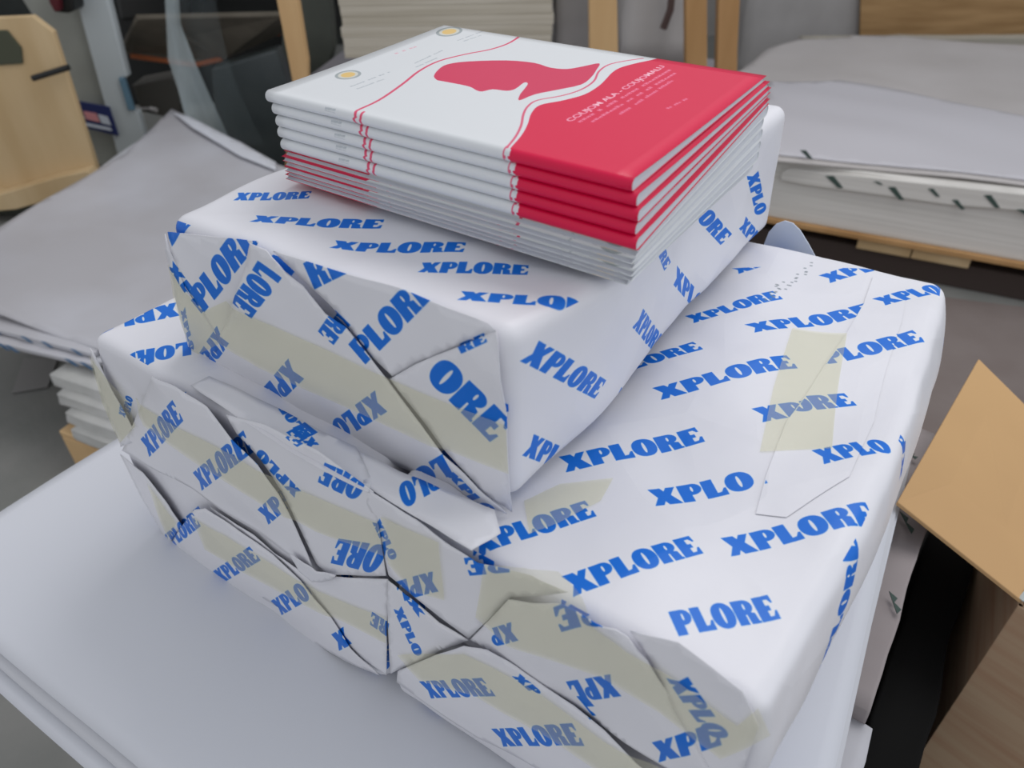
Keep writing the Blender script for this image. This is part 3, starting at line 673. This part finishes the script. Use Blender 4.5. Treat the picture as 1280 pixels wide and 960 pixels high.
crumpled_box('wrapping', .632, .694, -.02, .245, -.26, -.065, mat('crumpled_pale_wrapper', (.46, .46, .49), .6, .3, .6, 12, (.50, .50, .54), 4), wb2, .014, .02, 9)
# pallet under the stack
pal = thing('pallet', 'wooden pallet under the tall white sheet stack', 'pallet', (.24, .2, FLOOR))
for i in range(6): box('deck_board', -.18, .62, -.04+i*.106, .05+i*.106, -.622, -.602, M['wood'], pal)
for y_ in (-.04, .25, .49):
    box('runner', -.18, .62, y_, y_+.09, -.70, -.623, M['wood'], pal); box('runner_base', -.18, .62, y_, y_+.09, FLOOR, -.701, M['wood'], pal)

# ------------------------------------------------------------------ floor and walls
def plane(name, x0, x1, y0, y1, z, m): o = box(name, x0, x1, y0, y1, z-.05, z, m, None, 0); tag(o, kind='structure'); return o
plane('floor', -9, 5, -1.5, 9, FLOOR, M['floor'])
def vwall(name, a, b, h, m, t=.08):
    a, b = Vector((*a, FLOOR)), Vector((*b, FLOOR)); n = (b-a).cross(Vector((0, 0, 1))).normalized()*t
    o = prism(name, [a, b, b+Vector((0, 0, h)), a+Vector((0, 0, h))], n, m, None, 0); tag(o, kind='structure'); return o
E_ = Vector(FH); S_ = Vector(RT)
Cg = Vector((CAM[0], CAM[1], FLOOR))
def G2(d, s): q = Cg+E_*d+S_*s; return (q.x, q.y)
vwall('wall_back', G2(6.0, -7), G2(6.0, 6), 3, M['wall'])
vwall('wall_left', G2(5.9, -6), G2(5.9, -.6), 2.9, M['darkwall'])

# ------------------------------------------------------------------ sheet pile behind on the left
gp = thing('sheet_pile', 'loose pile of grey white sheets curling up behind the parcels on the left', 'pile of paper', (-1, 1.2, FLOOR))
zg = -.45
def gs(pts, dz=0, z=zg):
    return [Z(a, b, z)+Vector((0, 0, dz)) for a, b in pts]
def free_sheet(name, px, z, hfun, m, parent, step=.03, thick=.002):
    P = [(Z(a, b, z).x, Z(a, b, z).y) for a, b in px]; V, Fc = tri_poly(P, step)
    vs = [Vector((x, y, z+hfun(x, y))) for x, y in V]
    o = link(name, mesh_from(vs, Fc), m, parent); md = o.modifiers.new('s', 'SOLIDIFY'); md.thickness = thick; md.offset = -1; return o
wave = lambda x, y: .012*noise.noise(Vector((x*2.2, y*2.2, 3)))+.006*math.sin((x*1.2+y*.8)*7)
free_sheet('top_sheet', [(-80, 340), (60, 255), (160, 200), (196, 160), (216, 141), (300, 182), (345, 212), (480, 260), (420, 470), (200, 470), (110, 436), (0, 402), (-80, 385)], zg, lambda x, y: .02+wave(x, y), M['grey_sheet'], gp)
free_sheet('under_sheet', [(-80, 360), (205, 152), (300, 188), (352, 216), (480, 270), (420, 480), (160, 460), (90, 440), (0, 416), (-80, 395)], zg, lambda x, y: .0+wave(x, y), M['sheet2'], gp)
free_sheet('curled_corner', [(216, 141), (236, 146), (302, 180), (345, 204), (345, 214), (300, 196), (240, 160)], zg+.03, lambda x, y: .004, M['sheet'], gp)
pA_, pB_ = Z(62, 470, zg-.02), Z(150, 500, zg-.02)
dd = (pB_-pA_); dd.z = 0; dd.normalize(); dn_ = Vector((-dd.y, dd.x, 0))
for k, (a, b, z_) in enumerate([((-60, 402), (118, 448), zg-.005), ((-60, 420), (122, 462), zg-.022)]):
    P_, Q_ = Z(*a, z_), Z(*b, z_)
    prism('wrapper_edge', [P_, Q_, Q_+dn_*.4, P_+dn_*.4], (0, 0, .014), M['grey_sheet'], gp, .003)
def mark_on(P_, Q_, t0, t1, zoff, hh, m, parent):
    d = Q_-P_; a = P_+d*t0; b = P_+d*t1; o2 = (d.cross(Vector((0, 0, 1)))).normalized()*.003
    if o2.dot(Vector(FW)) > 0: o2 = -o2
    q = [a+o2+Vector((0, 0, zoff+hh)), a+o2+(b-a)*.35+Vector((0, 0, zoff+hh)), b+o2+Vector((0, 0, zoff)), b+o2-(b-a)*.3+Vector((0, 0, zoff))]
    return prism('printed_mark', q, -o2*.6, m, parent, 0)
P_, Q_ = Z(-60, 402, zg-.005), Z(118, 448, zg-.005)
for t0 in (.30, .52, .66, .86): mark_on(P_, Q_, t0, t0+.07, .001, .013, M['blue_print'], gp)
P_, Q_ = Z(-60, 420, zg-.022), Z(122, 462, zg-.022)
for t0 in (.34, .40, .80, .9): mark_on(P_, Q_, t0, t0+.08, -.002, .016, M['blue_print'], gp)
mcr = mat('rumpled_white_paper', (.46, .46, .44), .7, .3, .8, 14, (.56, .56, .55), 9)
for i, (x_, y_) in enumerate([(62, 468), (70, 492), (78, 515), (88, 537)]):
    a = Z(x_, y_, zg-.045-.032*i); a2 = a+dd*.55
    cr = crumpled_box('rumpled_layer', 0, .5, 0, .5, -.034, 0, mcr, gp, .010, .03, i, 1.6)
    cr.matrix_world = Matrix.Translation(a) @ Matrix(((dd.x, dn_.x, 0, 0), (dd.y, dn_.y, 0, 0), (0, 0, 1, 0), (0, 0, 0, 1)))
a = Z(76, 545, zg-.19); lp = thing('pallet', 'wooden pallet corner under the rumpled white layers at left', 'pallet', (a.x, a.y, FLOOR))
for k in range(3):
    q = a+dn_*.18*k; prism('runner', [q, q+dd*.6, q+dd*.6+dn_*.1, q+dn_*.1], (0, 0, FLOOR-a.z), M['wood'], lp)
prism('deck_board', [a, a+dd*.6, a+dd*.6+dn_*.46, a+dn_*.46], (0, 0, .018), M['wood'], lp)
q = [Z(15, 492, FLOOR+.004), Z(60, 484, FLOOR+.004), Z(72, 450, FLOOR+.004), Z(30, 448, FLOOR+.004)]
tag(prism('paper_scrap', q, (0, 0, .002), mat('dusty_paper', (.22, .215, .21), .8), None, 0), 'grey scrap of paper lying on the floor under the left sheet pile', 'paper')
q = [Z(-260, 800, FLOOR+.003), Z(400, 1300, FLOOR+.003), Z(400, 1900, FLOOR+.003), Z(-500, 1700, FLOOR+.003)]

# ------------------------------------------------------------------ sheet pile behind on the right, on its pallet
rp = thing('sheet_pile', 'broad pile of printing sheets with green marked wrapper on the far right pallet', 'pile of paper', (.4, 2.9, FLOOR))
zb = -.60
A0, A1 = Z(930, 265, zb), Z(1420, 352, zb); ax = (A1-A0); ax.z = 0; ax.normalize(); ay = Vector((-ax.y, ax.x, 0))
nrm = -ay
def F_(px, py, off=0): return onplane(px, py, A0+nrm*off, nrm)
ztop = F_(1010, 200).z
prism('sheet_block', [A0, A1, A1+ay*1.0, A0+ay*1.0], (0, 0, ztop-.012-zb), M['pages'], rp, .004)
b0, b1 = F_(985, 212, .012), F_(1420, 262, .012)
prism('wrapper_roll', [F_(985, 210, .014), F_(1420, 258, .014), F_(1420, 276, .014), F_(1180, 256, .014), F_(1010, 232, .014), F_(975, 226, .014), F_(976, 216, .014)], ay*.05, M['pages'], rp, .004)
for (x0, y0, x1, y1) in ((1032, 220, 1054, 235), (1092, 227, 1104, 231), (1110, 234, 1130, 250), (1160, 236, 1175, 246), (1190, 250, 1206, 262), (1230, 244, 1250, 260), (1270, 262, 1290, 270), (1000, 188, 1016, 199)):
    prism('printed_mark', [F_(x0, y0, .016), F_(x0+(x1-x0)*.45, y0, .016), F_(x1, y1, .016), F_(x1-(x1-x0)*.3, y1, .016)], ay*.003, M['dull_print'], rp, 0)
def onTop(px, py, z): return Z(px, py, z)
T0 = [(970, 205), (1080, 213), (1420, 250), (1500, 150), (1420, 70), (1280, 60), (1070, 48), (1000, 52), (960, 62), (925, 92), (880, 110), (900, 190)]
free_sheet('top_sheet', T0, ztop-.01, lambda x, y: .012+.010*noise.noise(Vector((x*2.4, y*2.4, 1)))+.012*noise.noise(Vector((x*1.1, y*4, 7))), M['warm_sheet'], rp, .04, .004)
free_sheet('white_sheet', [(975, 200), (1100, 210), (1420, 245), (1420, 160), (1280, 150), (1130, 118), (1050, 106), (960, 108), (930, 190)], ztop-.01, lambda x, y: .017+.010*noise.noise(Vector((x*2.4, y*2.4, 1)))+.012*noise.noise(Vector((x*1.1, y*4, 7))), mat('lilac_white_sheet', (.52, .51, .545), .5, .3, .2, 6), rp, .04, .002)
rpp = thing('pallet', 'pallet with thin brown deck carrying the broad pile at far right', 'pallet', (.4, 2.9, FLOOR))
prism('deck_board', [A0+nrm*.02, A1+nrm*.02, A1+ay, A0+ay], (0, 0, -.018), M['wood_orange'], rpp, .002)
for (x0, x1) in ((1073, 1142), (1146, 1222)):
    q0, q1 = F_(x0, 300), F_(x1, 306); q0.z = q1.z = zb-.019
    prism('block', [q0, q1, q1+ay*.14, q0+ay*.14], (0, 0, -.042), M['wood_light'], rpp, .002)
for k in (.02, .45, .86): prism('runner', [A0+ay*k+Vector((0, 0, -.061)), A1+ay*k+Vector((0, 0, -.061)), A1+ay*(k+.1)+Vector((0, 0, -.061)), A0+ay*(k+.1)+Vector((0, 0, -.061))], (0, 0, FLOOR-zb+.062), mat('under_deck_shadow_wood', (.05, .035, .03), .8), rpp, .002)  # runners coloured near black to paint in the shadow under the deck
q = [Z(1000, 350, FLOOR+.003), Z(1400, 400, FLOOR+.003), Z(1500, 640, FLOOR+.003), Z(1000, 600, FLOOR+.003)]
tag(prism('floor_covering', q, (0, 0, .004), M['floor_brown'], None, 0), 'dull brown board lying flat on the floor behind the cardboard box', 'board')

# ------------------------------------------------------------------ open cardboard box at right
cb = thing('cardboard_box', 'open brown cardboard box at the right edge, one flap raised toward the parcels', 'box', (.95, .5, FLOOR))
zc_ = -.06
k0 = Z(1272, 757, zc_); d1 = Vector((math.cos(.15), math.sin(.15)-.0, 0)); d2 = Vector((-.10, 1, 0)).normalized()
d1 = Vector((1, -.25, 0)).normalized(); bot = FLOOR+.002
def wallp(name, a, b, t, m): return prism(name, [Vector((a.x, a.y, bot)), Vector((b.x, b.y, bot)), Vector((b.x, b.y, zc_)), Vector((a.x, a.y, zc_))], t, m, cb, .001)
k1 = k0+d1*.42; k3 = k0+d2*.34; k2 = k3+d1*.42
wallp('front_wall', k0, k1, Vector((0, .006, 0)), M['card_dark']); wallp('left_wall', k0, k3, Vector((.006, 0, 0)), M['card_dark'])
wallp('right_wall', k1, k2, Vector((-.006, 0, 0)), M['card_dark']); wallp('back_wall', k3, k2, Vector((0, -.006, 0)), M['card_dark'])
prism('bottom', [Vector((q.x, q.y, bot+.01)) for q in (k0, k1, k2, k3)], (0, 0, .006), M['card_dark'], cb, .001)
fa = onplane(1119, 630, k0+Vector((-.13, .05, .03)), Vector((0, 0, 1))); 
fl = [k0+Vector((.0, .0, .004)), Z(1119, 631, zc_+.065), Z(1221, 452, zc_+.085), k3+Vector((0, .03, .004)) if False else Z(1330, 560, zc_+.01)]
o = prism('flap', fl, (.001, .001, .0045), M['card'], cb, .001); o['label'] = 'light brown raised flap'
prism('tape_scrap', [k0+Vector((-.003, .002, .0085)), k0+Vector((.02, -.006, .0085)), k0+Vector((.026, .02, .009)), k0+Vector((.004, .024, .0095))], (0, 0, .0012), M['film'], cb, 0)

o = crumpled_box('gap_darkener', .708, .764, .20, .84, FLOOR+.002, -.20, mat('gap_darkener_black', (.008, .008, .008), .9, .1), None, .010, .02, 17, 1.2)  # black block added so the shaded gap beside the box goes dark
tag(o, 'added black filler darkening the gap between the sheet stack and the cardboard box', 'filler')
# ------------------------------------------------------------------ background left: crate, machine, dark press, film
def slab(name, px, dist, depth, m, parent, bev=.004, floor_to=False):
    P = [D(a, b, dist) for a, b in px]
    for q in P:
        if q.z < FLOOR+.002: q.z = FLOOR+.002
    return prism(name, P, E_*depth, m, parent, bev)
cr = thing('wooden_crate', 'pale plywood crate panel leaning at the upper left edge', 'crate', Cg+E_*2.75+S_*-1.9)
slab('panel', [(-120, 20), (0, 22), (40, 20), (66, 40), (128, 232), (60, 255), (-120, 270)], 3.00, .03, M['wood_light'], cr)
slab('frame_rail', [(-120, 240), (0, 243), (70, 222), (108, 214), (128, 230), (100, 240), (20, 262), (-120, 275)], 2.93, .07, M['wood_light'], cr)
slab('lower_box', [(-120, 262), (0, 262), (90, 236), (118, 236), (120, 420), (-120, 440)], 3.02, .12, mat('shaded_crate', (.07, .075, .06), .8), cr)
slab('handle_hole', [(-60, 40), (8, 38), (26, 60), (28, 80), (-60, 86)], 2.99, .012, mat('dark_green_hollow', (.07, .075, .05), .9), cr)
tube('latch', [D(41, 98, 2.95), D(86, 84, 2.95)], .011, M['black'], cr)
mc = thing('machine_cabinet', 'tall pale enamel machine cabinet with navy label behind the crate', 'machine', Cg+E_*3.0+S_*-1.75)
slab('side_panel', [(-10, -60), (78, -60), (185, 250), (120, 262), (70, 110), (40, 20)], 3.550, .12, M['machine_grey'], mc, .01)
slab('front_panel', [(78, -60), (120, -60), (160, 97), (152, 98), (164, 140), (172, 139), (205, 250), (168, 262), (130, 130)], 3.500, .05, M['machine_white'], mc, .01)
slab('lower_body', [(90, 230), (230, 230), (260, 520), (150, 520)], 3.560, .1, M['machine_grey'], mc, .01)
lb = slab('label_plate', [(88, 125), (136, 134), (148, 170), (98, 158)], 3.485, .01, M['navy'], mc, .001)
for q, m_ in (([(104, 139), (120, 142), (125, 153), (108, 149)], M['label_red']), ([(122, 143), (134, 146), (139, 157), (127, 154)], M['label_white']), ([(94, 139), (102, 141), (106, 148), (98, 146)], M['label_white']), ([(104, 153), (138, 160), (140, 164), (106, 157)], M['label_white'])):
    slab('print', q, 3.480, .003, m_, mc, 0)
slab('teal_strip', [(148, 98), (155, 99), (168, 138), (160, 138)], 3.480, .02, M['teal'], mc, .002)
slab('motor_cap', [(58, -30), (88, -30), (93, 14), (84, 17), (70, 16), (60, 4)], 3.400, .1, M['black'], mc, .01)
slab('red_cap', [(60, -20), (72, -20), (75, 14), (68, 16), (60, 2)], 3.370, .04, M['darkred'], mc, .008)
pr_ = thing('printing_press', 'dark printing press with an orange edged shelf beyond the cabinet', 'machine', Cg+E_*3.5+S_*-1.2)
slab('body', [(120, -80), (440, -80), (440, 420), (190, 420), (160, 110)], 4.5, .5, M['black'], pr_, .01)
shelf = [D(150, 58, 3.800), D(165, 67, 3.800), D(245, 78, 3.750), D(275, 71, 3.750), D(318, 48, 4.000), D(350, 38, 4.100), D(350, 14, 3.500), D(170, 18, 3.500)]
prism('shelf', shelf, (0, 0, -.02), M['tabletop'], pr_, .002)
tube('shelf_edge', [v+Vector((0, 0, -.008))-E_*.012 for v in shelf[1:6]], .012, M['orange'], pr_)
slab('roller_cover', [(140, -20), (240, -20), (238, 30), (200, 22), (150, 28)], 4.2, .2, mat('dark_drum', (.02, .02, .02), .3), pr_, .02)
slab('steel_plate', [(264, 86), (345, 62), (352, 80), (390, 240), (300, 260), (270, 170)], 3.5, .1, M['blacksteel'], pr_, .01)
slab('lower_tray', [(164, 106), (215, 96), (232, 112), (222, 150), (176, 140)], 3.75, .15, mat('dusty_metal', (.09, .085, .075), .5), pr_, .01)
tube('lever', [D(168, 136, 3.700), D(190, 136, 3.680)], .006, M['sack'], pr_); tube('lever_knob', [D(188, 136, 3.680), D(196, 138, 3.670)], .011, M['sack'], pr_)
tube('lever', [D(200, 150, 3.600), D(212, 157, 3.600)], .009, M['sack'], pr_)
# sheet of clear plastic film hanging in front of the press
fs_ = thing('plastic_film', 'narrow strip of clear plastic film hanging before the dark press', 'plastic film', Cg+E_*3.0+S_*-1.1)
def ribbon(name, L, R, d, m, parent, n=20, wob=.03):
    vs, fs = [], []
    for i in range(n+1):
        t = i/n*(len(L)-1); k = min(int(t), len(L)-2); q = t-k
        a = np.array(L[k])*(1-q)+np.array(L[k+1])*q; b = np.array(R[k])*(1-q)+np.array(R[k+1])*q
        for j in range(5): s = j/4; p_ = a*(1-s)+b*s; vs.append(D(p_[0], p_[1], d+wob*math.sin(j*1.6+i*.25)))
    for i in range(n):
        for j in range(4): c_ = i*5+j; fs.append((c_, c_+1, c_+6, c_+5))
    return link(name, mesh_from(vs, fs), m, parent)
ribbon('film_fold', [(204, -40), (208, 30), (210, 75), (222, 110), (238, 170)], [(222, -40), (226, 30), (243, 75), (258, 110), (292, 185)], 3.3, M['film'], fs_)
ribbon('film_sheet', [(222, -40), (228, 30), (245, 75), (262, 120), (290, 180)], [(262, -40), (275, 30), (285, 75), (300, 120), (330, 180)], 3.33, plastic('thin_film', (.30, .36, .38), .10)[0], fs_)
# ------------------------------------------------------------------ background centre
def post(px, dist, m, label, bottom=None):
    o = slab('wooden_post', px, dist, .05, m, None, .003); return tag(o, label, 'post')
post([(334, -60), (362, -60), (384, 78), (392, 300), (356, 300), (366, 104)], 2.95, M['wood'], 'pale wooden post rising left of the booklet pile')
slab_o = slab('grey_panel', [(360, -60), (408, -60), (418, 60), (420, 300), (376, 300)], 4.2, .1, M['olive'], None, .01); tag(slab_o, 'dull grey green metal panel between the left post and the cream stack', 'panel')
lt = thing('low_table', 'low table with lilac grey covering behind the booklet pile', 'table', Cg+E_*3.1+S_*-.7)
q = [Z(372, 105, -.40), Z(430, 62, -.40), Z(640, 40, -.40), Z(900, 75, -.40), Z(900, 130, -.40), Z(640, 200, -.40), Z(380, 170, -.40)]
prism('covering', q, (0, 0, -.02), mat('lilac_grey_cover', (.28, .265, .285), .7, .2, .3, 8), lt, .004)
for (a, b) in ((400, 150), (840, 110)):
    l_ = Z(a, b, -.42); prism('leg', [l_, l_+S_*.06, l_+S_*.06+E_*.06, l_+E_*.06], (0, 0, FLOOR+.42), M['wood'], lt)
cs = thing('paper_stack', 'tall stack of cream paper with uneven edges behind the booklets', 'stack of paper', Cg+E_*3.15+S_*-.5)
rr = random.Random(4)
zz = D(560, 75, 3.3).z; nl = 14
for i in range(nl):
    j1, j2 = rr.uniform(-.006, .006), rr.uniform(-.006, .006); h_ = .040
    a = D(432, 70, 3.35); b = D(690, 80, 3.35); a.z = b.z = zz+i*h_
    a = a+S_*j1; b = b+S_*j2; prism('ream', [a, b, b+E_*.5, a+E_*.5], (0, 0, h_-.0005), M['pages_cream'], cs, .002)
o = crumpled_box('wrapped_paper', 0, .26, 0, .4, 0, .55, M['sack'], None, .02, .05, 2, .5)
a = D(694, 84, 3.72); o.matrix_world = Matrix.Translation(a) @ Matrix.Rotation(-YAW, 4, 'Z'); tag(o, 'pale paper wrapped block between the cream stack and the middle post', 'parcel')
post([(736, -60), (770, -60), (774, 130), (738, 130)], 2.9, M['wood'], 'yellow wooden post just behind the top booklet')
o = crumpled_box('white_bundle', 0, .30, 0, .35, 0, .5, M['sack'], None, .02, .05, 6, .6)
a = D(776, 78, 3.25); o.matrix_world = Matrix.Translation(a) @ Matrix.Rotation(-YAW, 4, 'Z'); tag(o, 'pale wrapped bundle between the yellow post and the orange post', 'bundle')
o = tube('dark_rod', [D(842, -30, 3.2), D(838, 12, 3.2), D(829, 36, 3.2)], .014, mat('dark_brown_rod', (.08, .05, .045), .6)); tag(o, 'short dark rod hanging before the pale wrapped bundle', 'rod')
post([(857, -60), (884, -60), (884, 160), (858, 160)], 3.0, M['wood_orange'], 'orange brown wooden post left of the narrow gap')
post([(900, -60), (928, -60), (922, 60), (920, 160), (894, 160)], 3.15, M['wood_orange'], 'second orange brown post, nearest the white sacks')
o = crumpled_box('white_sack', 0, .80, 0, .3, 0, 1.3, M['sack'], None, .03, .06, 11, .5)
a = D(926, 66, 4.75); a.z = FLOOR; o.matrix_world = Matrix.Translation(a) @ Matrix.Rotation(-YAW, 4, 'Z') ; tag(o, 'big pale sack standing behind the broad pile at right', 'sack')
o = slab('plywood_board', [(1078, -60), (1420, -60), (1420, 76), (1280, 66), (1075, 48)], 4.7, .02, M['board'], None, .002); tag(o, 'brown grained board standing behind the broad pile at top right', 'board')
o = crumpled_box('paper_roll', 0, 1.5, 0, .09, 0, .06, mat('cream_roll', (.42, .39, .33), .7), None, .006, .05, 15, .7)
a = D(1002, 64, 4.5); o.matrix_world = Matrix.Translation(a) @ Matrix.Rotation(-YAW-.03, 4, 'Z'); tag(o, 'cream paper strip lying below the brown grained board', 'paper')
